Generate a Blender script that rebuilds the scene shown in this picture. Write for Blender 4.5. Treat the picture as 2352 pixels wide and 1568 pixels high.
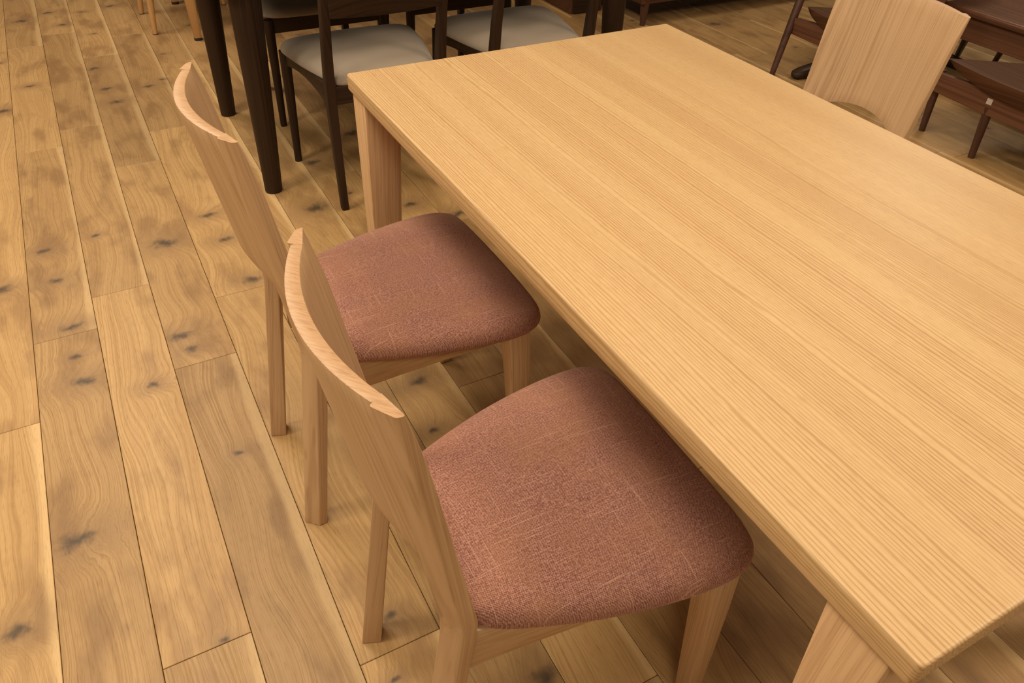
import bpy, bmesh, math, random
from mathutils import Vector, Matrix

for o in list(bpy.data.objects):
    bpy.data.objects.remove(o, do_unlink=True)
S = bpy.context.scene
COL = S.collection

# ---------------------------------------------------------------- camera
cam_d = bpy.data.cameras.new('camera')
cam = bpy.data.objects.new('camera', cam_d)
COL.objects.link(cam)
rot = Matrix(((0.88027465, 0.2846518, -0.37959175),
              (-0.47363578, 0.57445715, -0.66758381),
              (0.02803026, 0.76744533, 0.64050134)))
cam.matrix_world = Matrix.Translation((-0.4534386, -0.09968705, 1.29157407)) @ rot.to_4x4()
cam_d.sensor_fit = 'HORIZONTAL'
cam_d.sensor_width = 36.0
cam_d.lens = 36.0 * 1737.81 / 2352.0
cam_d.clip_start = 0.02
S.camera = cam

# ---------------------------------------------------------------- light
world = bpy.data.worlds.new('world')
S.world = world
world.use_nodes = True
world.node_tree.nodes['Background'].inputs[0].default_value = (1.0, 0.80, 0.58, 1)
world.node_tree.nodes['Background'].inputs[1].default_value = 0.22

def overhead_light(name, loc, power, size, color=(1.0, 0.885, 0.69)):
    d = bpy.data.lights.new(name, 'AREA')
    d.shape = 'DISK'
    d.size = size
    d.energy = power
    d.color = color
    o = bpy.data.objects.new(name, d)
    o.location = loc
    COL.objects.link(o)
    return o

overhead_light('ceiling_lamp_or_fill', (-0.60, 0.50, 2.80), 33, 0.90)
overhead_light('ceiling_lamp_or_fill', (-0.80, 2.20, 2.80), 39, 0.90)
overhead_light('ceiling_lamp_or_fill', (-0.80, 4.20, 2.80), 52, 0.90, (1.0, 0.855, 0.70))
overhead_light('ceiling_lamp_or_fill', (1.10, 0.90, 2.80), 8, 0.90, (1.0, 0.81, 0.61))
overhead_light('ceiling_lamp_or_fill', (1.10, 1.75, 2.80), 9, 0.90, (1.0, 0.81, 0.61))
overhead_light('ceiling_lamp_or_fill', (-2.60, 1.20, 2.80), 66, 0.90)  # unseen fill on the left, added to lift the chairs' rear faces
overhead_light('ceiling_lamp_or_fill', (-1.10, -1.30, 2.80), 32, 0.90)  # fill light added behind the camera for the rear of the chairs
overhead_light('ceiling_lamp_or_fill', (2.10, -0.60, 2.80), 58, 0.90, (1.0, 0.83, 0.64))  # unseen light added at near right to brighten the backrests' inner faces
overhead_light('ceiling_lamp_or_fill', (4.40, 2.70, 2.80), 36, 0.90, (1.0, 0.90, 0.74))

vs = S.view_settings
vs.view_transform = 'Standard'
vs.look = 'None'
vs.gamma = 1.0
vs.exposure = -0.09
vs.use_curve_mapping = False


# ---------------------------------------------------------------- node helper
class NT:
    def __init__(self, name):
        self.mat = bpy.data.materials.new(name)
        self.mat.use_nodes = True
        self.t = self.mat.node_tree
        self.n = self.t.nodes
        self.bsdf = self.n['Principled BSDF']

    def new(self, kind, **kw):
        n = self.n.new(kind)
        for k, v in kw.items():
            setattr(n, k, v)
        return n

    def put(self, sock, v):
        if isinstance(v, bpy.types.NodeSocket):
            self.t.links.new(v, sock)
        elif v is not None:
            sock.default_value = v

    def m(self, op, a, b=None, c=None, clamp=False):
        n = self.new('ShaderNodeMath', operation=op)
        n.use_clamp = clamp
        for i, v in enumerate((a, b, c)):
            if v is not None:
                self.put(n.inputs[i], v)
        return n.outputs[0]

    def add(self, a, b): return self.m('ADD', a, b)
    def sub(self, a, b): return self.m('SUBTRACT', a, b)
    def mul(self, a, b): return self.m('MULTIPLY', a, b)

    def vm(self, op, a, b=None):
        n = self.new('ShaderNodeVectorMath', operation=op)
        self.put(n.inputs[0], a)
        if b is not None:
            self.put(n.inputs[1], b)
        return n.outputs[1] if op in ('LENGTH', 'DOT_PRODUCT', 'DISTANCE') else n.outputs[0]

    def sep(self, v):
        n = self.new('ShaderNodeSeparateXYZ')
        self.put(n.inputs[0], v)
        return n.outputs

    def comb(self, x, y, z=0.0):
        n = self.new('ShaderNodeCombineXYZ')
        for i, v in enumerate((x, y, z)):
            self.put(n.inputs[i], v)
        return n.outputs[0]

    def noise(self, vec, scale=1.0, detail=2.0, rough=0.5, dist=0.0):
        n = self.new('ShaderNodeTexNoise')
        self.put(n.inputs['Vector'], vec)
        n.inputs['Scale'].default_value = scale
        n.inputs['Detail'].default_value = detail
        n.inputs['Roughness'].default_value = rough
        n.inputs['Distortion'].default_value = dist
        return n.outputs[0]

    def white(self, v):
        n = self.new('ShaderNodeTexWhiteNoise', noise_dimensions='1D')
        self.put(n.inputs['W'], v)
        return n.outputs[0]

    def smooth(self, v, a, b, lo=0.0, hi=1.0):
        n = self.new('ShaderNodeMapRange', interpolation_type='SMOOTHSTEP')
        self.put(n.inputs[0], v)
        n.inputs[1].default_value = a
        n.inputs[2].default_value = b
        n.inputs[3].default_value = lo
        n.inputs[4].default_value = hi
        return n.outputs[0]

    def mix(self, f, a, b, blend='MIX'):
        n = self.new('ShaderNodeMix', data_type='RGBA', blend_type=blend)
        self.put(n.inputs[0], f)
        for i, v in ((6, a), (7, b)):
            if isinstance(v, tuple):
                v = (v[0], v[1], v[2], 1.0)
            self.put(n.inputs[i], v)
        return n.outputs[2]

    def obj_co(self):
        return self.new('ShaderNodeTexCoord').outputs['Object']

    def rand(self):
        return self.new('ShaderNodeObjectInfo').outputs['Random']

    def attr(self, name):
        n = self.new('ShaderNodeAttribute', attribute_type='OBJECT')
        n.attribute_name = name
        return n

    def bump(self, h, strength, dist=0.001):
        n = self.new('ShaderNodeBump')
        n.inputs['Strength'].default_value = strength
        n.inputs['Distance'].default_value = dist
        self.put(n.inputs['Height'], h)
        self.t.links.new(n.outputs[0], self.bsdf.inputs['Normal'])

    def finish(self, color, rough=0.5, spec=0.5):
        self.put(self.bsdf.inputs['Base Color'], color)
        self.put(self.bsdf.inputs['Roughness'], rough)
        self.bsdf.inputs['Specular IOR Level'].default_value = spec
        return self.mat


def wood(name, light, dark, axis='Z', lines=170.0, contrast=1.0, rough=0.45, stave=0.0,
         stave_amt=0.0, pore=0.35, spec=0.4, tint=None, wobble=0.010, line_lo=.40, line_hi=.66, bend=None):
    """straight grained timber; axis is the grain direction in object space"""
    k = NT(name)
    x, y, z = k.sep(k.obj_co())[:3]
    r = k.mul(k.rand(), 13.7)
    if bend:        # follow a post that leans one way above a bend and the other way below it
        zb, up, dn = bend
        x = k.add(x, k.add(k.mul(k.m('MAXIMUM', k.sub(z, zb), 0.0), up), k.mul(k.m('MAXIMUM', k.sub(zb, z), 0.0), dn)))
    if axis == 'X':
        al, a, b = x, y, z
    elif axis == 'Y':
        al, a, b = y, x, z
    else:
        al, a, b = z, x, y
    a0 = a
    a, b = k.add(k.mul(a, .75), k.mul(b, .66)), k.mul(b, .13)
    wv = k.noise(k.comb(k.mul(a, 6.0), k.mul(al, 2.2), k.add(k.mul(b, 6.0), r)), 1.0, 1.0)
    a = k.add(a, k.mul(k.sub(wv, 0.5), wobble))
    g1 = k.noise(k.comb(k.mul(a, lines), k.mul(al, 1.1), k.add(k.mul(b, lines), r)), 1.0, 2.0, 0.6)
    g2 = k.noise(k.comb(k.mul(a, lines * .18), k.mul(al, .9), k.add(k.mul(b, lines * .18), r)), 1.0, 2.0)
    g3 = k.noise(k.comb(k.mul(a, 800.0), k.mul(al, 9.0), k.add(k.mul(b, 800.0), r)), 1.0, 1.0)
    amp = k.smooth(g2, .30, .60, .55, 1.0)
    f = k.mul(k.mul(k.smooth(g1, line_lo, line_hi), amp), contrast)
    col = k.mix(f, light, dark)
    if tint:
        col = k.mix(k.smooth(g2, .42, .66, 0, .8), col, tint, 'MULTIPLY')
    p = k.mul(k.smooth(g3, .55, .75), pore)
    col = k.mix(p, col, (.55, .42, .30), 'MULTIPLY')
    if stave > 0:
        n1 = k.m('FLOOR', k.add(k.mul(a0, 1.0 / stave), 100.37))
        w = k.white(n1)
        c2 = k.mix(w, (1.0 - stave_amt, 1.0 - stave_amt * 1.25, 1.0 - stave_amt * 1.5), (1.0, 1.0, 1.0))
        col = k.mix(1.0, col, c2, 'MULTIPLY')
    nx, ny, nz = k.sep(k.new('ShaderNodeTexCoord').outputs['Normal'])[:3]
    nn = k.m('ABSOLUTE', {'X': nx, 'Y': ny, 'Z': nz}[axis])
    col = k.mix(k.smooth(nn, .85, .97), col, k.mix(1.0, col, (.80, .74, .70), 'MULTIPLY'))   # sawn end grain is darker
    k.bump(k.add(k.mul(g1, -1.0), k.mul(g3, -.6)), 0.12, 0.0006)
    return k.finish(col, rough, spec)


M = {}
M['oak_v'] = wood('oak_upright', (.56, .360, .198), (.405, .237, .115), 'Z', 460, .7, bend=(.435, .166, .138))
M['oak_leg'] = wood('oak_leg', (.56, .360, .198), (.405, .237, .115), 'Z', 460, .7, bend=(.0, .06, .0))
M['oak_u'] = wood('oak_rail', (.54, .35, .19), (.39, .225, .105), 'X', 400, .6)
M['oak_w'] = wood('oak_crossrail', (.54, .35, .19), (.39, .225, .105), 'Y', 400, .6)
M['table_x'] = wood('ash_apron', (.60, .39, .20), (.44, .25, .105), 'X', 300, .7)
M['table_z'] = wood('ash_leg', (.56, .35, .185), (.40, .225, .105), 'Z', 260, .6)
M['dark_z'] = wood('dark_stained_upright', (.036, .018, .0095), (.016, .008, .0045), 'Z', 190, .8, .48, pore=.2, spec=.22)
M['dark_y'] = wood('dark_stained_rail', (.036, .018, .0095), (.016, .008, .0045), 'Y', 190, .8, .48, pore=.2, spec=.22)
M['dark_x'] = wood('dark_stained_crossrail', (.040, .020, .0105), (.018, .009, .005), 'X', 190, .8, .48, pore=.2, spec=.22)
M['walnut_y'] = wood('walnut_panel', (.155, .066, .034), (.075, .030, .015), 'Y', 120, .8, .36, pore=.25)
M['walnut_z'] = wood('walnut_upright', (.085, .036, .022), (.045, .019, .012), 'Z', 120, .8, .36, pore=.25)
M['walnut_x'] = wood('walnut_crossrail', (.110, .045, .023), (.055, .021, .011), 'X', 120, .8, .4, pore=.25)
M['walnut_seat'] = wood('walnut_seat', (.100, .042, .018), (.050, .020, .009), 'Y', 120, .8, .55, pore=.25, spec=.15)
M['honey_z'] = wood('honey_oak_upright', (.50, .27, .10), (.36, .17, .055), 'Z', 150, .6)
M['honey_x'] = wood('honey_oak_board', (.50, .28, .11), (.36, .18, .06), 'X', 150, .6)


def tabletop_mat():
    k = NT('ash_tabletop')
    x, y, z = k.sep(k.obj_co())[:3]
    slow = k.noise(k.comb(k.mul(x, 7.0), k.mul(y, .8), k.mul(z, 7.0)), 1., 2.)
    wig = k.noise(k.comb(k.mul(x, 60.), k.mul(y, 9.), k.mul(z, 60.)), 1., 2.)
    fine = k.noise(k.comb(k.mul(x, 300.), k.mul(y, 38.), k.mul(z, 300.)), 1., 2.)
    spread = k.noise(k.comb(k.mul(x, 38.), k.mul(y, .5), k.mul(z, 38.)), 1., 1.)
    a = k.add(k.add(x, k.mul(z, .6)), k.add(k.mul(k.sub(slow, .5), .030), k.add(k.mul(k.sub(wig, .5), .0030), k.mul(k.sub(fine, .5), .0016))))
    ph = k.add(k.mul(a, 1.0 / .0054), k.mul(spread, 5.0))
    w = k.m('SINE', k.mul(ph, 2 * math.pi))
    lines = k.smooth(w, -.1, 1.0)
    band = k.noise(k.comb(k.mul(x, 13.), k.mul(y, .35), 3.0), 1., 2.)
    amp = k.mul(k.smooth(band, .34, .62, .35, 1.0), k.smooth(x, .30, .72, 1.0, .45))
    pores = k.noise(k.comb(k.mul(x, 850.), k.mul(y, 55.), k.mul(z, 850.)), 1., 1.)
    col = k.mix(k.mul(lines, amp), (.575, .383, .190), (.385, .222, .088))
    col = k.mix(k.smooth(fine, .35, .75, 0, .30), col, (.43, .265, .12))
    col = k.mix(k.smooth(band, .45, .70, 0, .38), col, (.48, .285, .135))
    col = k.mix(k.mul(k.smooth(pores, .56, .76), .34), col, (.62, .50, .38), 'MULTIPLY')
    n1 = k.m('FLOOR', k.add(k.mul(x, 1.0 / .118), 40.37))
    col = k.mix(1.0, col, k.mix(k.white(n1), (.925, .90, .88), (1.0, 1.0, 1.0)), 'MULTIPLY')
    k.bump(k.add(k.mul(lines, -1.), k.mul(pores, -.6)), .10, .0005)
    return k.finish(col, .45, .4)


M['table_y'] = tabletop_mat()


def weave():
    k = NT('mauve_brown_weave')
    co = k.obj_co()
    x, y, z = k.sep(co)[:3]
    r = k.mul(k.rand(), 9.0)
    jx = k.mul(k.sub(k.noise(k.comb(k.mul(x, 160.), k.mul(y, 160.), r), 1., 1.), .5), .0011)
    pitch = 2 * math.pi / 0.0030
    sx = k.m('SINE', k.mul(k.add(x, jx), pitch))
    sy = k.m('SINE', k.mul(k.add(y, jx), pitch))
    chk = k.mul(sx, sy)
    tex = k.noise(k.comb(k.mul(x, 420.), k.mul(y, 420.), k.add(k.mul(z, 420.), r)), 1., 2.)
    f = k.smooth(k.add(k.mul(chk, .33), k.mul(k.sub(tex, .5), 1.4)), -.36, .46)
    sl1 = k.noise(k.comb(k.mul(x, 9.), k.mul(y, 520.), r), 1., 1.)
    sl2 = k.noise(k.comb(k.mul(x, 520.), k.mul(y, 9.), k.add(r, 4.)), 1., 1.)
    sl = k.m('MAXIMUM', k.smooth(sl1, .66, .76), k.smooth(sl2, .66, .76))
    cl = k.noise(k.comb(k.mul(x, 14.), k.mul(y, 14.), r), 1., 3.)
    base = k.mix(f, (.165, .062, .046), (.50, .250, .190))
    base = k.mix(k.smooth(cl, .35, .7, 0, .35), base, (.36, .17, .085))
    base = k.mix(k.mul(sl, .50), base, (.62, .36, .25))
    k.bump(k.add(k.mul(chk, .5), tex), .5, .0012)
    m = k.finish(base, .95, .1)
    k.bsdf.inputs['Sheen Weight'].default_value = .25
    k.bsdf.inputs['Sheen Roughness'].default_value = .5
    k.bsdf.inputs['Sheen Tint'].default_value = (1, .72, .55, 1)
    return m


M['weave'] = weave()


def felt():
    k = NT('taupe_upholstery')
    co = k.obj_co()
    n = k.noise(co, 900., 2.)
    n2 = k.noise(co, 9., 2.)
    c = k.mix(n, (.245, .188, .138), (.335, .265, .200))
    c = k.mix(k.smooth(n2, .4, .7, 0, .25), c, (.20, .15, .105))
    k.bump(n, .25, .0008)
    m = k.finish(c, .9, .15)
    k.bsdf.inputs['Sheen Weight'].default_value = .2
    return m


M['felt'] = felt()


def plain(name, c, rough=.5):
    k = NT(name)
    n = k.noise(k.obj_co(), 300., 2.)
    return k.finish(k.mix(n, tuple(v * .85 for v in c), c), rough)


M['black'] = plain('black_felt_pad', (.02, .018, .016), .8)
M['subfloor'] = plain('oak_subfloor', (.26, .145, .06), .8)


def paper():
    k = NT('printed_sticker')
    x, y, z = k.sep(k.obj_co())[:3]
    dash = k.smooth(k.m('SINE', k.mul(y, 1900.)), -.2, .2)
    row = k.smooth(k.m('SINE', k.add(k.mul(z, 900.), .8)), .1, .4)
    f = k.mul(k.mul(dash, row), .6)
    return k.finish(k.mix(f, (.62, .52, .45), (.25, .2, .17)), .6)


M['paper'] = paper()


def plank_mat():
    k = NT('rustic_oak_plank')
    co = k.obj_co()
    x, y, z = k.sep(co)[:3]
    r = k.rand()
    r2 = k.white(k.mul(r, 71.3))
    r3 = k.white(k.add(k.mul(r, 33.1), 5.))
    rs = k.mul(r, 57.0)
    # ring field: slow drift along the plank, wrapped round the knots
    d1 = k.noise(k.comb(k.mul(x, 5.0), k.mul(y, 1.5), rs), 1., 1.5)
    d2 = k.noise(k.comb(k.mul(x, 26.), k.mul(y, 6.), k.add(rs, 7.)), 1., 2.)
    wob = k.mul(k.sub(d2, .5), .008)
    F = k.add(k.add(x, k.mul(k.sub(d1, .5), .16)), wob)
    dark = None
    halo = None
    nz = k.noise(k.comb(k.mul(x, 60.), k.mul(y, 60.), rs), 1., 3.)
    nzf = k.noise(k.comb(k.mul(x, 34.), k.mul(y, 15.), k.add(rs, 2.)), 1., 3.)
    for nm in ('knot_a', 'knot_b', 'knot_c'):
        a = k.attr(nm)
        kx, ky, kr = k.sep(a.outputs['Vector'])[:3]
        kr = k.m('MAXIMUM', kr, .0001)
        dx = k.m('DIVIDE', k.sub(x, kx), kr)
        dy = k.m('DIVIDE', k.sub(y, ky), kr)
        # irregular outline
        dx = k.add(k.mul(dx, .72), k.mul(k.sub(nz, .5), 1.5))
        dy = k.add(k.mul(dy, 1.5), k.mul(k.sub(nzf, .5), 3.4))
        d = k.m('SQRT', k.add(k.mul(dx, dx), k.mul(k.mul(dy, dy), .55)))
        g = k.m('POWER', 2.718, k.mul(k.mul(d, d), -.13))
        F = k.add(F, k.mul(k.mul(g, kr), 1.7))
        dk = k.smooth(d, .0, 1.30, 1., 0.)
        hl = k.smooth(d, .4, 4.6, 1., 0.)
        dark = dk if dark is None else k.m('MAXIMUM', dark, dk)
        halo = hl if halo is None else k.m('MAXIMUM', halo, hl)
    rings = k.noise(k.comb(k.mul(F, 330.), k.mul(y, 1.2), rs), 1., 3., .62)
    broad = k.noise(k.comb(k.mul(F, 34.), k.mul(y, .9), k.add(rs, 3.)), 1., 2.)
    pores = k.noise(k.comb(k.mul(x, 800.), k.mul(y, 34.), rs), 1., 1.)
    cloud = k.noise(k.comb(k.mul(x, 13.), k.mul(y, 5.), k.add(rs, 11.)), 1., 3.)
    col = k.mix(k.smooth(rings, .42, .66, 0, .62), (.455, .284, .121), (.285, .157, .054))
    col = k.mix(k.smooth(broad, .40, .70, 0, .42), col, (.33, .186, .070))
    col = k.mix(k.smooth(cloud, .46, .70, 0, .68), col, (.23, .125, .050))
    # pale sapwood along one edge of some planks
    sap = k.mul(k.smooth(k.add(x, k.mul(k.sub(d1, .5), .05)), .050, .066), k.smooth(r2, .45, .5))
    col = k.mix(k.mul(sap, .70), col, (.60, .41, .20))
    col = k.mix(k.mul(k.smooth(pores, .54, .74), .38), col, (.50, .38, .26), 'MULTIPLY')
    # plank to plank tone
    tone = k.mix(r3, (.80, .77, .74), (1.12, 1.10, 1.06))
    col = k.mix(1.0, col, tone, 'MULTIPLY')
    col = k.mix(k.mul(halo, .55), col, (.23, .130, .058))
    col = k.mix(k.mul(dark, .90), col, (.055, .038, .026))
    k.bump(k.add(k.mul(rings, -1.), k.mul(pores, -.5)), .10, .0006)
    return k.finish(col, k.smooth(rings, .3, .7, .42, .52), .35)


M['plank'] = plank_mat()


# ---------------------------------------------------------------- mesh helpers
def mesh_obj(name, bm, mat, parent=None, smooth=False, bevel=0.0, seg=2):
    bmesh.ops.recalc_face_normals(bm, faces=bm.faces)
    if bevel > 0:
        ed = [e for e in bm.edges if len(e.link_faces) == 2 and e.calc_face_angle(0) > 0.5]
        bmesh.ops.bevel(bm, geom=ed, offset=bevel, segments=seg, affect='EDGES', profile=.5, clamp_overlap=True)
    me = bpy.data.meshes.new(name)
    bm.to_mesh(me)
    bm.free()
    me.materials.append(mat)
    if smooth:
        for p in me.polygons:
            p.use_smooth = True
    o = bpy.data.objects.new(name, me)
    COL.objects.link(o)
    if parent:
        o.parent = parent
    return o


def loft(rings, cap=True, closed=True):
    bm = bmesh.new()
    vv = [[bm.verts.new(p) for p in r] for r in rings]
    n = len(rings[0])
    for i in range(len(vv) - 1):
        for j in range(n if closed else n - 1):
            k = (j + 1) % n
            bm.faces.new((vv[i][j], vv[i][k], vv[i + 1][k], vv[i + 1][j]))
    if cap:
        bm.faces.new(vv[0])
        bm.faces.new(list(reversed(vv[-1])))
    return bm


def box(x0, x1, y0, y1, z0, z1):
    return loft([[(x0, y0, z), (x1, y0, z), (x1, y1, z), (x0, y1, z)] for z in (z0, z1)])


def rod(pts, n=16):
    """round tapered rod through (x,y,z,r) stations; rings stay horizontal"""
    return loft([[(x + r * math.cos(2 * math.pi * i / n), y + r * math.sin(2 * math.pi * i / n), z)
                  for i in range(n)] for x, y, z, r in pts])


def auto_smooth(o, ang=0.6):
    for p in o.data.polygons:
        p.use_smooth = True
    o.data.set_sharp_from_angle(angle=ang)
    return o


def thing(name, label, cat, loc=(0, 0, 0), rz=0.0, group=None):
    o = bpy.data.objects.new(name, None)
    COL.objects.link(o)
    o.empty_display_size = .1
    o.location = loc
    o.rotation_euler = (0, 0, rz)
    o['label'] = label
    o['category'] = cat
    if group:
        o['group'] = group
    return o


def dup(root, loc, rz, label, group=None):
    r = root.copy()
    COL.objects.link(r)
    r.location = loc
    r.rotation_euler = (0, 0, rz)
    r['label'] = label
    if group:
        r['group'] = group
    for ch in list(root.children):
        c = ch.copy()
        COL.objects.link(c)
        c.parent = r
        for g in list(ch.children):
            d = g.copy()
            COL.objects.link(d)
            d.parent = c
    return r


def lerp(a, b, t):
    return a + (b - a) * t


# ---------------------------------------------------------------- floor
def shell_wall(name, bm, mat):
    o = mesh_obj(name, bm, mat)
    o['kind'] = 'structure'
    return o


M['plaster'] = plain('warm_white_plaster', (.36, .34, .30), .9)
shell_wall('ceiling', box(-4.1, 7.1, -2.6, 7.6, 2.90, 2.98), M['plaster'])
shell_wall('wall_left', box(-4.1, -4.0, -2.6, 7.6, -.06, 2.90), M['plaster'])
shell_wall('wall_right', box(7.0, 7.1, -2.6, 7.6, -.06, 2.90), M['plaster'])
shell_wall('wall_back', box(-4.0, 7.0, 7.5, 7.6, -.06, 2.90), M['plaster'])
shell_wall('wall_front', box(-4.0, 7.0, -2.6, -2.5, -.06, 2.90), M['plaster'])

PW, PL, X0 = .152, 1.2, -.8022
floor = mesh_obj('floor', box(-4.0, 7.0, -2.5, 7.5, -.06, -.0125), M['subfloor'])
floor['kind'] = 'structure'
floor['label'] = 'rustic knotty oak plank floor of the showroom'

PHASE = {-1: .275, 0: .585, 1: .735, 2: .325, 3: .585, 4: .11, 5: .33, 6: 1.15, 7: .50, 8: .67}
KNOTS = [(-0.755, 2.248, .014), (-0.731, 2.067, .013), (-0.708, 1.82, .017), (-0.422, 2.139, .024),
         (-0.276, 2.251, .016), (-0.255, 2.083, .014), (-0.232, 1.833, .016), (-0.461, 1.654, .018),
         (-0.446, 1.589, .011), (-0.447, 1.547, .012), (-0.699, 1.58, .018), (-0.554, 1.49, .010),
         (-0.606, 2.275, .008), (-0.867, 2.08, .017), (-0.711, 1.684, .009), (-0.729, 4.609, .021),
         (-0.6, 4.703, .016), (-0.548, 4.471, .013), (-0.466, 3.766, .017), (-0.445, 3.501, .015),
         (-0.423, 3.337, .018), (-0.283, 3.46, .015), (-0.215, 3.517, .009), (-0.837, 3.423, .02),
         (-0.73, 3.66, .012), (-0.299, 4.708, .016), (-0.758, 1.088, .022), (-0.707, 1.051, .009),
         (-0.868, 0.927, .015), (-0.543, 0.741, .006), (-0.737, 1.342, .007), (0.054, 2.147, .024),
         (0.029, 1.214, .014), (-0.004, 1.043, .009), (0.349, 2.032, .016), (0.465, 1.913, .016),
         (-0.068, 0.419, .016), (-0.264, 0.65, .008), (-0.301, 0.535, .006), (0.142, 2.471, .02),
         (0.35, 2.648, .02), (2.599, 3.146, .022), (2.703, 3.472, .02), (-0.741, 1.591, .006)]
rng = random.Random(11)
bmp = box(-PW / 2 + .0006, PW / 2 - .0006, -PL / 2 + .0006, PL / 2 - .0006, -.012, 0)
top_edges = [e for e in bmp.edges if all(abs(v.co.z) < 1e-6 for v in e.verts)]
bmesh.ops.bevel(bmp, geom=top_edges, offset=.0008, segments=1, affect='EDGES')
plank0 = mesh_obj('plank', bmp, M['plank'], floor)
first = True
for row in range(-9, 38):
    ph = PHASE.get(row, rng.random() * PL)
    cx = X0 + PW * (row + .5)
    k = math.floor((-.7 - ph) / PL)
    while ph + k * PL < 5.6:
        y0 = ph + k * PL
        k += 1
        cy = y0 + PL / 2
        # outer wedge behind the camera or far outside the frame
        if cy + PL / 2 < -.7 or (cx > 2.6 and cy < .2) or (cx < -1.5 and cy > 4.4):
            continue
        o = plank0 if first else plank0.copy()
        if not first:
            COL.objects.link(o)
            o.parent = floor
        first = False
        o.location = (cx, cy, 0)
        mine = [(kx - cx, ky - cy, kr) for kx, ky, kr in [(a_, b_, c_ * 1.3) for a_, b_, c_ in KNOTS] if abs(kx - cx) < PW / 2 and y0 <= ky < y0 + PL]
        if not mine:
            for _ in range(rng.choice((0, 1, 1, 2))):
                mine.append((rng.uniform(-.05, .05), rng.uniform(-.5, .5), rng.uniform(.006, .013)))
        mine = (mine + [(9., 9., .001)] * 3)[:3]
        for nm, kk in zip(('knot_a', 'knot_b', 'knot_c'), mine):
            o[nm] = [float(v) for v in kk]

# ---------------------------------------------------------------- ash dining table
TW, TL, TH, TT = .8337, 1.4401, .70, .034
table = thing('dining_table', 'pale ash dining table with rectangular straight-grained top filling the right half',
              'table', (0, 0, 0))


def rounded_slab(x0, x1, y0, y1, z0, z1, rc, rt, rb):
    def outline(d, z):
        pts = []
        r = max(rc - d, .0005)
        for cx, cy, a0 in ((x1 - d - r, y1 - d - r, 0), (x0 + d + r, y1 - d - r, 90),
                           (x0 + d + r, y0 + d + r, 180), (x1 - d - r, y0 + d + r, 270)):
            for i in range(7):
                a = math.radians(a0 + 15 * i)
                pts.append((cx + r * math.cos(a), cy + r * math.sin(a), z))
        return pts
    rings = []
    for i in range(5):
        a = math.radians(90 * i / 4)
        rings.append(outline(rb * (1 - math.sin(a)), z0 + rb * (1 - math.cos(a))))
    for i in range(5):
        a = math.radians(90 * i / 4)
        rings.append(outline(rt * (1 - math.cos(a)), z1 - rt + rt * math.sin(a)))
    return loft(rings)


auto_smooth(mesh_obj('tabletop', rounded_slab(0, TW, 0, TL, TH - TT, TH, .007, .0035, .0035), M['table_y'], table))
for sx in (0, 1):
    for sy in (0, 1):
        rings = []
        for z, w, d in ((0.0, .056, .036), (TH - TT, .079, .073)):
            x0, x1 = .003, .003 + w
            y0, y1 = .021, .021 + d
            if sx:
                x0, x1 = TW - x1, TW - x0
            if sy:
                y0, y1 = TL - y1, TL - y0
            rings.append([(x0, y0, z), (x1, y0, z), (x1, y1, z), (x0, y1, z)])
        auto_smooth(mesh_obj('leg', loft(rings), M['table_z'], table, bevel=.003))
for x in (.10, TW - .12):
    mesh_obj('apron', box(x, x + .02, .08, TL - .08, TH - TT - .07, TH - TT), M['table_y'], table, bevel=.002)
for y in (.10, TL - .12):
    mesh_obj('apron', box(.098, TW - .098, y, y + .02, TH - TT - .07, TH - TT), M['table_x'], table, bevel=.002)


# ---------------------------------------------------------------- oak dining chair
def seat_mesh(profile, outline):
    """outline: list of (u, v) round the edge; profile: (scale, z) from top centre to bottom centre"""
    cu = sum(p[0] for p in outline) / len(outline)
    cv = sum(p[1] for p in outline) / len(outline)
    bm = bmesh.new()
    n = len(outline)
    prev = bm.verts.new((cu, cv, profile[0][1]))
    last = None
    for s, z in profile[1:-1]:
        ring = [bm.verts.new((cu + (u - cu) * s, cv + (v - cv) * s, z)) for u, v in outline]
        for j in range(n):
            kx = (j + 1) % n
            if last is None:
                bm.faces.new((prev, ring[j], ring[kx]))
            else:
                bm.faces.new((last[j], ring[j], ring[kx], last[kx]))
        last = ring
    end = bm.verts.new((cu, cv, profile[-1][1]))
    for j in range(n):
        bm.faces.new((last[(j + 1) % n], last[j], end))
    return bm


def smooth_closed(ctrl, n=10):
    """Catmull-Rom through a closed control polygon"""
    out = []
    m = len(ctrl)
    for i in range(m):
        p0, p1, p2, p3 = (ctrl[(i + d) % m] for d in (-1, 0, 1, 2))
        for j in range(n):
            t = j / n
            out.append(tuple(.5 * (2 * b + (c - a) * t + (2 * a - 5 * b + 4 * c - d) * t * t
                                   + (3 * b - a - 3 * c + d) * t ** 3)
                             for a, b, c, d in zip(p0, p1, p2, p3)))
    return out


def inner_u(v):
    return -.036 + .042 * (v / .164) ** 2


def lean(z):
    return .166 * (.84 - z)


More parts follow.
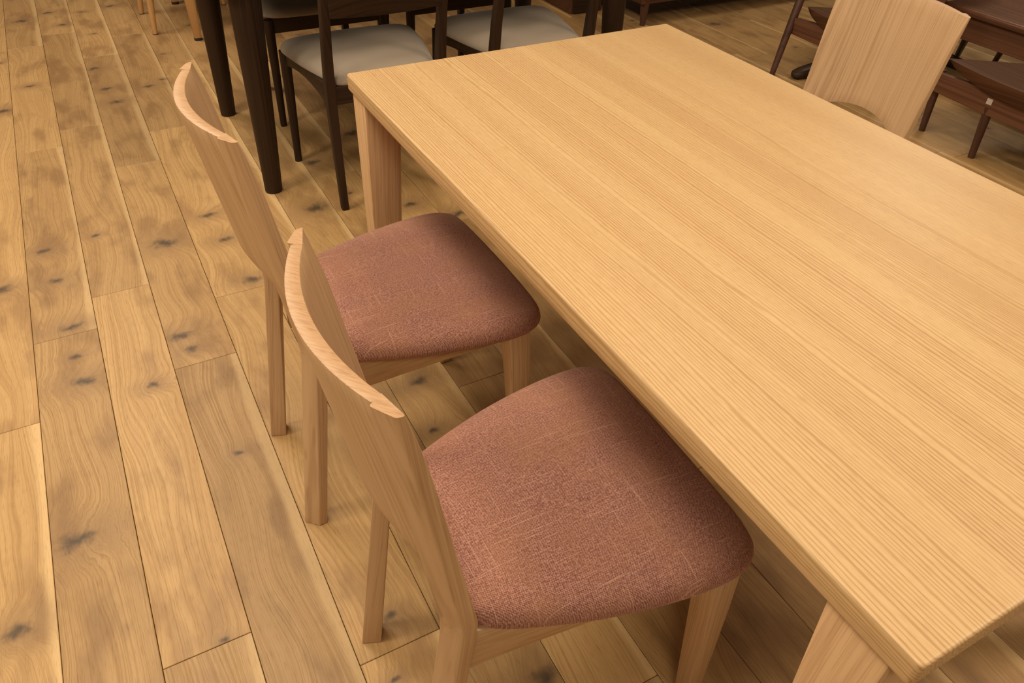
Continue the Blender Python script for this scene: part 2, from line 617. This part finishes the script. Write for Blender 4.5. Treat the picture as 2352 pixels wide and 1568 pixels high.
def make_oak_chair(label, loc, rz):
    t = thing('oak_dining_chair', label, 'chair', loc, rz, 'oak dining chairs at the ash table')
    kink = .435
    sec = {.84: ((-.0252, .1385), (-.0095, .162), (.005, .164), (-.0105, .128)),
           kink: ((.031, .125), (.052, .149), (.0735, .148), (.057, .116)),
           .0: ((-.029, .133), (-.005, .158), (.013, .156), (.004, .120))}
    zs = [0, .1, .2, .30, .36, .39, .41, .425, .435, .445, .46, .48, .51, .58, .66, .74, .77, .80, .82, .84]
    soft = (.026, .010, .010, .014)      # how far the bend of each edge is rounded
    for s in (-1, 1):
        rings = []
        for z in zs:
            ring = []
            for i in range(4):
                lo, mid, hi = sec[.0][i], sec[kink][i], sec[.84][i]
                def at(zz):
                    if zz < kink:
                        f = zz / kink
                        return (lerp(lo[0], mid[0], f), lerp(lo[1], mid[1], f))
                    f = (zz - kink) / (.84 - kink)
                    return (lerp(mid[0], hi[0], f), lerp(mid[1], hi[1], f))
                w = soft[i]
                if kink - w < z < kink + w:
                    a, b = at(kink - w), at(kink + w)
                    f = (z - kink + w) / (2 * w)
                    p = tuple((1 - f) ** 2 * a[q] + 2 * f * (1 - f) * mid[q] + f * f * b[q] for q in (0, 1))
                else:
                    p = at(z)
                if i == 2 and z > .74:            # the outer front corner is eased towards the tip
                    p = (p[0] - .006 * ((z - .74) / .10) ** 2, p[1] - .001 * ((z - .74) / .10) ** 2)
                ring.append((p[0], s * p[1], z))
            rings.append(ring)
        bm = loft(rings)
        bmesh.ops.recalc_face_normals(bm, faces=bm.faces)
        bm.verts.ensure_lookup_table()
        top4 = set(range(len(zs) * 4 - 4, len(zs) * 4))      # the sawn top stays crisp, flush with the board
        ed = [e for e in bm.edges if e.calc_face_angle(0) > .55 and not {v.index for v in e.verts} <= top4
              and not all(v.index % 4 == 3 and v.co.z > .55 for v in e.verts)]
        bmesh.ops.bevel(bm, geom=ed, offset=.0028, segments=3, affect='EDGES', profile=.5, clamp_overlap=True)
        auto_smooth(mesh_obj('back_post', bm, M['oak_v'], t), .5)
    # curved backrest board with an arched lower edge
    nv, nz = 28, 10
    bm = bmesh.new()
    fr, bk = [], []
    for i in range(nv + 1):
        a = -1 + 2 * i / nv
        rowf, rowb = [], []
        for j in range(nz + 1):
            zl = .591 - .030 * a * a - .022 * abs(a) ** 8
            z = lerp(zl, .8397, j / nz)
            half = lerp(.121, .1345, max(0, (z - .435) / .405))
            v = a * half
            vv = a * .1345
            u = inner_u(vv) + lean(z)
            th = .0175 - .0030 * a * a
            rowf.append(bm.verts.new((u, v, z)))
            rowb.append(bm.verts.new((u - th, v, z)))
        fr.append(rowf)
        bk.append(rowb)
    for i in range(nv):
        for j in range(nz):
            bm.faces.new((fr[i][j], fr[i + 1][j], fr[i + 1][j + 1], fr[i][j + 1]))
            bm.faces.new((bk[i][j], bk[i][j + 1], bk[i + 1][j + 1], bk[i + 1][j]))
        bm.faces.new((fr[i][nz], fr[i + 1][nz], bk[i + 1][nz], bk[i][nz]))
        bm.faces.new((fr[i][0], bk[i][0], bk[i + 1][0], fr[i + 1][0]))
    for i in (0, nv):
        for j in range(nz):
            f = (fr[i][j], fr[i][j + 1], bk[i][j + 1], bk[i][j])
            bm.faces.new(f)
    bmesh.ops.recalc_face_normals(bm, faces=bm.faces)
    ed = [e for e in bm.edges if e.calc_face_angle(0) > .8]
    bmesh.ops.bevel(bm, geom=ed, offset=.0014, segments=2, affect='EDGES', profile=.5, clamp_overlap=True)
    auto_smooth(mesh_obj('backrest', bm, M['oak_v'], t), .5)
    # upholstered seat
    half = [(.052, .0), (.054, .06), (.062, .104), (.082, .136), (.130, .162), (.235, .197), (.340, .218), (.418, .2225),
            (.456, .211), (.475, .183), (.481, .12), (.483, .0)]
    ctrl = half + [(u, -v) for u, v in reversed(half[1:-1])]
    prof = [(0, .4475), (.3, .447), (.55, .4455), (.74, .442), (.86, .4375), (.93, .432), (.97, .4255), (.992, .417),
            (1, .408), (.996, .400), (.982, .395), (.95, .393), (.5, .393), (0, .393)]
    auto_smooth(mesh_obj('seat', seat_mesh(prof, smooth_closed(ctrl, 8)), M['weave'], t), 1.2)
    # rails
    for s in (-1, 1):
        rings = []
        for i in range(9):
            f = i / 8
            u = lerp(.060, .392, f)
            vo = lerp(.132, .196, f)
            zb = .300 + .074 * f ** .8
            rings.append([(u, s * vo, zb), (u, s * vo, .3935), (u, s * (vo - .020), .3935), (u, s * (vo - .020), zb)])
        auto_smooth(mesh_obj('side_rail', loft(rings), M['oak_u'], t, bevel=.0015))
        rings = []
        for z, u0, u1, v0, v1 in ((0, .420, .448, .188, .216), (.30, .402, .443, .174, .215), (.394, .394, .440, .168, .214)):
            rings.append([(u0, s * v0, z), (u1, s * v0, z), (u1, s * v1, z), (u0, s * v1, z)])
        auto_smooth(mesh_obj('front_leg', loft(rings), M['oak_leg'], t, bevel=.003))
    mesh_obj('front_rail', box(.410, .430, -.176, .176, .345, .3935), M['oak_w'], t, bevel=.0015)
    mesh_obj('rear_rail', box(.066, .084, -.122, .122, .350, .3925), M['oak_w'], t, bevel=.0015)
    return t


chair = make_oak_chair('oak dining chair with mauve-brown woven seat, nearest the camera at the table',
                       (-.305, .488, 0), math.radians(-1.5))
dup(chair, (-.315, 1.060, 0), 0,
    'oak dining chair with mauve-brown woven seat, tucked in at the far end of the table')
dup(chair, (1.122, 1.020, 0), math.pi,
    'oak dining chair across the table, only its pale curved backrest showing')


# ---------------------------------------------------------------- dark stained dining set
dt = thing('dark_dining_table', 'dark stained dining table with thick round legs behind the ash table', 'table', (0, 0, 0))
mesh_obj('tabletop', rounded_slab(-.13, 1.44, 2.24, 3.13, .672, .705, .03, .006, .006), M['dark_x'], dt)
for x, y, dx in ((-.038, 2.325, .022), (-.038, 3.025, .022), (1.325, 2.325, -.022), (1.325, 3.025, -.022)):
    auto_smooth(mesh_obj('leg', rod([(x, y, 0, .0275), (x, y, .004, .029), (x + dx, y, .671, .049)], 28), M['dark_z'], dt))
for y in (2.40, 2.94):
    mesh_obj('apron', box(.0, 1.30, y, y + .02, .60, .671), M['dark_x'], dt)


def make_dark_chair(label, loc, rz):
    t = thing('upholstered_dining_chair', label, 'chair', loc, rz, 'dark dining chairs with taupe seats')
    for s in (-1, 1):
        rings = []
        for z, u, d, w, v in ((0, 0, .024, .024, .187), (.2, .012, .030, .026, .185), (.34, .020, .038, .028, .183),
                              (.42, .018, .038, .028, .182), (.52, .006, .034, .027, .181), (.66, -.022, .029, .026, .180),
                              (.78, -.052, .022, .024, .178)):
            rings.append([(u - d / 2, s * (v - w / 2), z), (u + d / 2, s * (v - w / 2), z),
                          (u + d / 2, s * (v + w / 2), z), (u - d / 2, s * (v + w / 2), z)])
        auto_smooth(mesh_obj('back_post', loft(rings), M['dark_z'], t, bevel=.004), .7)
        auto_smooth(mesh_obj('front_leg', rod([(.408, s * .226, 0, .0125), (.400, s * .216, .40, .0185)], 14), M['dark_z'], t))
        rings = []
        for i in range(9):
            f = i / 8
            u = lerp(.02, .40, f)
            v = lerp(.180, .212, f)
            zb = .335 + .032 * math.sin(math.pi * f) ** .8 + .012 * f
            rings.append([(u, s * (v + .010), zb), (u, s * (v + .010), .407), (u, s * (v - .012), .407), (u, s * (v - .012), zb)])
        auto_smooth(mesh_obj('side_rail', loft(rings), M['dark_y'], t, bevel=.0015))
    half = [(-.002, .0), (.0, .10), (.006, .150), (.022, .166), (.080, .184), (.20, .212), (.32, .232), (.385, .232),
            (.418, .205), (.430, .14), (.436, .0)]
    ctrl = half + [(u, -v) for u, v in reversed(half[1:-1])]
    prof = [(0, .4545), (.3, .454), (.55, .452), (.75, .447), (.87, .440), (.94, .433), (.98, .424), (1, .415),
            (.995, .409), (.97, .406), (.5, .406), (0, .406)]
    auto_smooth(mesh_obj('seat', seat_mesh(prof, smooth_closed(ctrl, 8)), M['felt'], t), 1.2)
    mesh_obj('front_rail', box(.392, .410, -.205, .205, .352, .407), M['dark_y'], t, bevel=.0015)
    mesh_obj('rear_rail', box(.004, .022, -.176, .176, .352, .407), M['dark_y'], t, bevel=.0015)
    # curved top rail
    rings = []
    for i in range(21):
        a = -1 + i / 10
        v = a * .172
        bow = -.022 * (1 - a * a)
        zb = .614
        u0 = -.022 + bow
        u1 = -.046 + bow
        rings.append([(u0 + .008, v, zb), (u0 - .009, v, zb), (u1 - .009, v, .775), (u1 + .008, v, .775)])
    auto_smooth(mesh_obj('backrest', loft(rings), M['dark_y'], t, bevel=.002), .7)
    return t


HP = math.pi / 2
dc = make_dark_chair('dark wood chair with taupe seat, partly behind the ash table\'s left far corner', (.327, 2.100, 0), HP)
dup(dc, (.882, 2.100, 0), HP, 'dark wood chair with taupe seat, cut off by the middle of the table\'s far edge')
dup(dc, (.360, 3.235, 0), -HP, 'dark wood chair with taupe seat beyond the dark round table leg at the top edge')
dup(dc, (.915, 3.235, 0), -HP, 'dark wood chair whose taupe seat edge barely shows at the top of the photo')

# ---------------------------------------------------------------- honey oak chair and table far left
hc = thing('honey_oak_chair', 'honey oak chair at the top left, only its slender round legs in view', 'chair', (0, 0, 0))
for (fx, fy), (tx, ty) in (((-.151, 4.14), (-.105, 4.18)), ((-.164, 4.503), (-.115, 4.47)),
                           ((.27, 4.14), (.23, 4.18)), ((.26, 4.503), (.23, 4.47))):
    lg = auto_smooth(mesh_obj('leg', rod([(fx, fy, .004, .0115), (lerp(fx, tx, .5), lerp(fy, ty, .5), .22, .0185),
                                         (tx, ty, .43, .017)], 16), M['honey_z'], hc))
    auto_smooth(mesh_obj('foot_pad', rod([(fx, fy, 0, .0125), (fx, fy, .004, .0125)], 16), M['black'], lg))
auto_smooth(mesh_obj('seat', rounded_slab(-.14, .27, 4.11, 4.54, .43, .455, .06, .008, .008), M['honey_x'], hc))
for y in (4.15, 4.50):
    auto_smooth(mesh_obj('back_post', rod([(-.11, y, .44, .015), (-.17, y, .80, .012)], 14), M['honey_z'], hc))
mesh_obj('backrest', rounded_slab(-.176, -.158, 4.14, 4.51, .68, .80, .006, .004, .004), M['honey_x'], hc)

ht = thing('honey_oak_table', 'honey oak table behind the dark one, one leg with black pad in view', 'table', (0, 0, 0))
for x, y in ((.025, 3.975), (.025, 4.62), (1.30, 3.975), (1.30, 4.62)):
    rings = []
    for z, h in ((.012, .017), (.66, .035)):
        rings.append([(x - h, y - h, z), (x + h, y - h, z), (x + h, y + h, z), (x - h, y + h, z)])
    lg = auto_smooth(mesh_obj('leg', loft(rings), M['honey_z'], ht, bevel=.004))
    auto_smooth(mesh_obj('foot_pad', rod([(x, y, 0, .019), (x, y, .012, .019)], 18), M['black'], lg))
mesh_obj('tabletop', rounded_slab(-.02, 1.35, 3.90, 4.70, .66, .69, .02, .004, .004), M['honey_x'], ht)

# ---------------------------------------------------------------- cabinets at the back
cb = thing('chest_of_drawers', 'dark brown chest standing on the floor behind the taupe chairs', 'cabinet', (0, 0, 0))
mesh_obj('body', box(1.945, 2.15, 3.60, 4.05, 0, .62), M['walnut_x'], cb, bevel=.003)
for z0 in (.004, .115, .226, .337, .448):
    mesh_obj('drawer', box(1.960, 2.135, 3.590, 3.602, z0, z0 + .106), M['dark_x'], cb, bevel=.002)

sb = thing('low_sideboard', 'low dark reddish sideboard on tapered legs in the far shadow', 'sideboard', (0, 0, 0))
mesh_obj('body', box(2.17, 3.90, 3.26, 3.72, .115, .50), M['walnut_x'], sb, bevel=.004)
for i in range(3):
    x = 2.19 + i * .565
    d = mesh_obj('drawer', box(x, x + .555, 3.250, 3.262, .135, .48), M['walnut_x'], sb, bevel=.003)
    mesh_obj('handle', box(x + .18, x + .38, 3.236, 3.252, .44, .455), M['dark_x'], d, bevel=.003)
for x, y in ((2.21, 3.285), (2.21, 3.69), (3.86, 3.285), (3.86, 3.69)):
    auto_smooth(mesh_obj('leg', rod([(x, y, 0, .014), (x, y, .118, .026)], 16), M['walnut_z'], sb))


# ---------------------------------------------------------------- walnut lounge chairs on the right
def make_lounge(label, loc, rz, splay=False, cy=-.385, hw=.33, hb=.205):
    """front (towards -x) rail at x=0, left end at y=0, extends to negative y"""
    t = thing('walnut_lounge_chair', label, 'chair', loc, rz, 'low walnut lounge chairs')
    rings = []
    for i in range(9):
        f = i / 8
        y = lerp(.02, 2 * cy - .02, f)
        b = .010 * math.sin(math.pi * f)
        zt = .252 + .010 * math.sin(math.pi * f)
        rings.append([(-.012, y, .183 - b), (.012, y, .183 - b), (.012, y, zt), (-.012, y, zt)])
    auto_smooth(mesh_obj('front_rail', loft(rings), M['walnut_y'], t, bevel=.004))
    # legs
    corner = ([(-.078, .010, 0, .013), (-.030, .022, .16, .0165), (.012, .030, .30, .019), (.05, .036, .42, .016)] if splay else
              [(.045, -.015, 0, .0125), (.035, -.012, .19, .017), (.040, -.004, .25, .017)])
    for pts in (corner,
                [(.012, -.272, 0, .0125), (.004, -.262, .20, .018)],
                [(.045, 2 * cy + .015, 0, .0125), (.035, 2 * cy + .012, .19, .017), (.040, 2 * cy + .010, .25, .017)],
                [(.46, cy + hb * .72, 0, .012), (.39, cy + hb * .67, .262, .016)],
                [(.46, cy - hb * .72, 0, .012), (.39, cy - hb * .67, .262, .016)]):
        auto_smooth(mesh_obj('leg', rod(pts, 16), M['walnut_z'], t), .8)
    # boat shaped seat: flat on top, deepest in the middle
    def shell(name, rows, th, mat):
        bm = bmesh.new()
        A = [[bm.verts.new(p) for p in r] for r in rows]
        Bv = [[bm.verts.new((p[0] + th[0], p[1], p[2] + th[1])) for p in r] for r in rows]
        n, m_ = len(rows), len(rows[0])
        for i in range(n - 1):
            for j in range(m_ - 1):
                bm.faces.new((A[i][j], A[i][j + 1], A[i + 1][j + 1], A[i + 1][j]))
                bm.faces.new((Bv[i][j], Bv[i + 1][j], Bv[i + 1][j + 1], Bv[i][j + 1]))
        for i in range(n - 1):
            for j in (0, m_ - 1):
                bm.faces.new((A[i][j], A[i + 1][j], Bv[i + 1][j], Bv[i][j]))
        for j in range(m_ - 1):
            for i in (0, n - 1):
                bm.faces.new((A[i][j], A[i][j + 1], Bv[i][j + 1], Bv[i][j]))
        return auto_smooth(mesh_obj(name, bm, mat, t, bevel=.003), .7)
    top, bot = [], []
    for i in range(9):
        g = i / 8
        x = lerp(-.035, .40, g)
        half = lerp(hw, hw * .71, g)
        ra, rb = [], []
        for j in range(21):
            a = -1 + j / 10
            zt = .322 - .055 * g - .012 * (1 - a * a)
            th = .004 + .056 * max(0, 1 - a * a) ** .6 * (1 - .6 * g)
            px = x - .015 * (1 - a * a) * (1 - g)
            ra.append((px, cy + a * half, zt))
            rb.append((px + .012 * (1 - g), cy + a * half, zt - th))
        top.append(ra)
        bot.append(rb)
    bm = bmesh.new()
    A = [[bm.verts.new(p) for p in r] for r in top]
    Bv = [[bm.verts.new(p) for p in r] for r in bot]
    for i in range(8):
        for j in range(20):
            bm.faces.new((A[i][j], A[i][j + 1], A[i + 1][j + 1], A[i + 1][j]))
            bm.faces.new((Bv[i][j], Bv[i + 1][j], Bv[i + 1][j + 1], Bv[i][j + 1]))
        for j in (0, 20):
            bm.faces.new((A[i][j], A[i + 1][j], Bv[i + 1][j], Bv[i][j]))
    for j in range(20):
        for i in (0, 8):
            bm.faces.new((A[i][j], A[i][j + 1], Bv[i][j + 1], Bv[i][j]))
    auto_smooth(mesh_obj('seat', bm, M['walnut_seat'], t, bevel=.0015), .7)
    rows = []
    for i in range(9):
        g = i / 8
        half = lerp(hb * .83, hb, min(1, g * 1.5))
        row = []
        for j in range(17):
            a = -1 + j / 8
            z = lerp(.25, .46, g) + .03 * a * a * (1 - .5 * g)
            x = .405 + .10 * g - .05 * a * a
            row.append((x, cy + a * half, z))
        rows.append(row)
    shell('backrest', rows, (.017, .004), M['walnut_y'])
    return t


lc = make_lounge('low walnut lounge chair at the right edge with white sticker on its rail', (2.44, 1.71, 0), 0)
make_lounge('low walnut lounge chair half hidden behind the pale chair backrest', (2.415, 2.42, 0), math.radians(4), True, -.255, .205, .165)
st = mesh_obj('price_sticker', box(-.0006, .0006, -.011, .011, -.0105, .0105), M['paper'])
st.location = (2.4268, 1.447, .225)
st['label'] = 'small white printed sticker on the walnut front rail'
st['category'] = 'sticker'

bn = thing('walnut_bench', 'low walnut bench with rounded front edge in the top right corner', 'bench', (0, 0, 0))
auto_smooth(mesh_obj('bench_top', rounded_slab(3.02, 3.55, .80, 2.16, .300, .330, .03, .012, .010), M['walnut_y'], bn), .7)
mesh_obj('apron', box(3.052, 3.072, .86, 2.05, .196, .300), M['walnut_y'], bn, bevel=.002)
mesh_obj('apron', box(3.49, 3.51, .86, 2.05, .196, .300), M['walnut_y'], bn, bevel=.002)
for x0, y0, x1, y1 in ((3.40, 2.225, 3.12, 2.03), (3.05, .82, 3.08, .90), (3.53, .82, 3.48, .90), (3.53, 2.10, 3.48, 2.02)):
    auto_smooth(mesh_obj('leg', rod([(x0, y0, 0, .013), (x1, y1, .300, .019)], 16), M['walnut_z'], bn))

pt = thing('pedestal_table', 'dark walnut pedestal table, one rounded foot showing on the floor', 'table', (3.25, 2.38, 0))
for i, ln in enumerate((.86, .34, .34, .34)):
    a = math.radians(182 + 90 * i)
    ca, sa = math.cos(a), math.sin(a)
    rings = []
    for r, w, z0, z1 in ((.02, .028, .0, .12), (ln - .38, .032, .0, .075), (ln - .20, .034, .0, .058), (ln - .06, .034, .0, .046),
                         (ln - .02, .027, .003, .038), (ln - .006, .012, .010, .027)):
        r = max(r, .02)
        ring = []
        for q in range(12):
            b = 2 * math.pi * q / 12
            lw = w * math.copysign(abs(math.cos(b)) ** .7, math.cos(b))
            lz = (z0 + z1) / 2 + (z1 - z0) / 2 * math.copysign(abs(math.sin(b)) ** .7, math.sin(b))
            ring.append((r * ca - lw * sa, r * sa + lw * ca, lz))
        rings.append(ring)
    if ln < .4:
        rings = [rings[0]] + rings[2:]
    auto_smooth(mesh_obj('foot', loft(rings), M['dark_x'], pt), .9)
auto_smooth(mesh_obj('column', rod([(0, 0, .02, .045), (0, 0, .30, .032), (0, 0, .56, .045)], 20), M['dark_z'], pt))
auto_smooth(mesh_obj('tabletop', rod([(0, 0, .56, .27), (0, 0, .565, .28), (0, 0, .58, .28), (0, 0, .585, .275)], 48), M['walnut_x'], pt), .5)
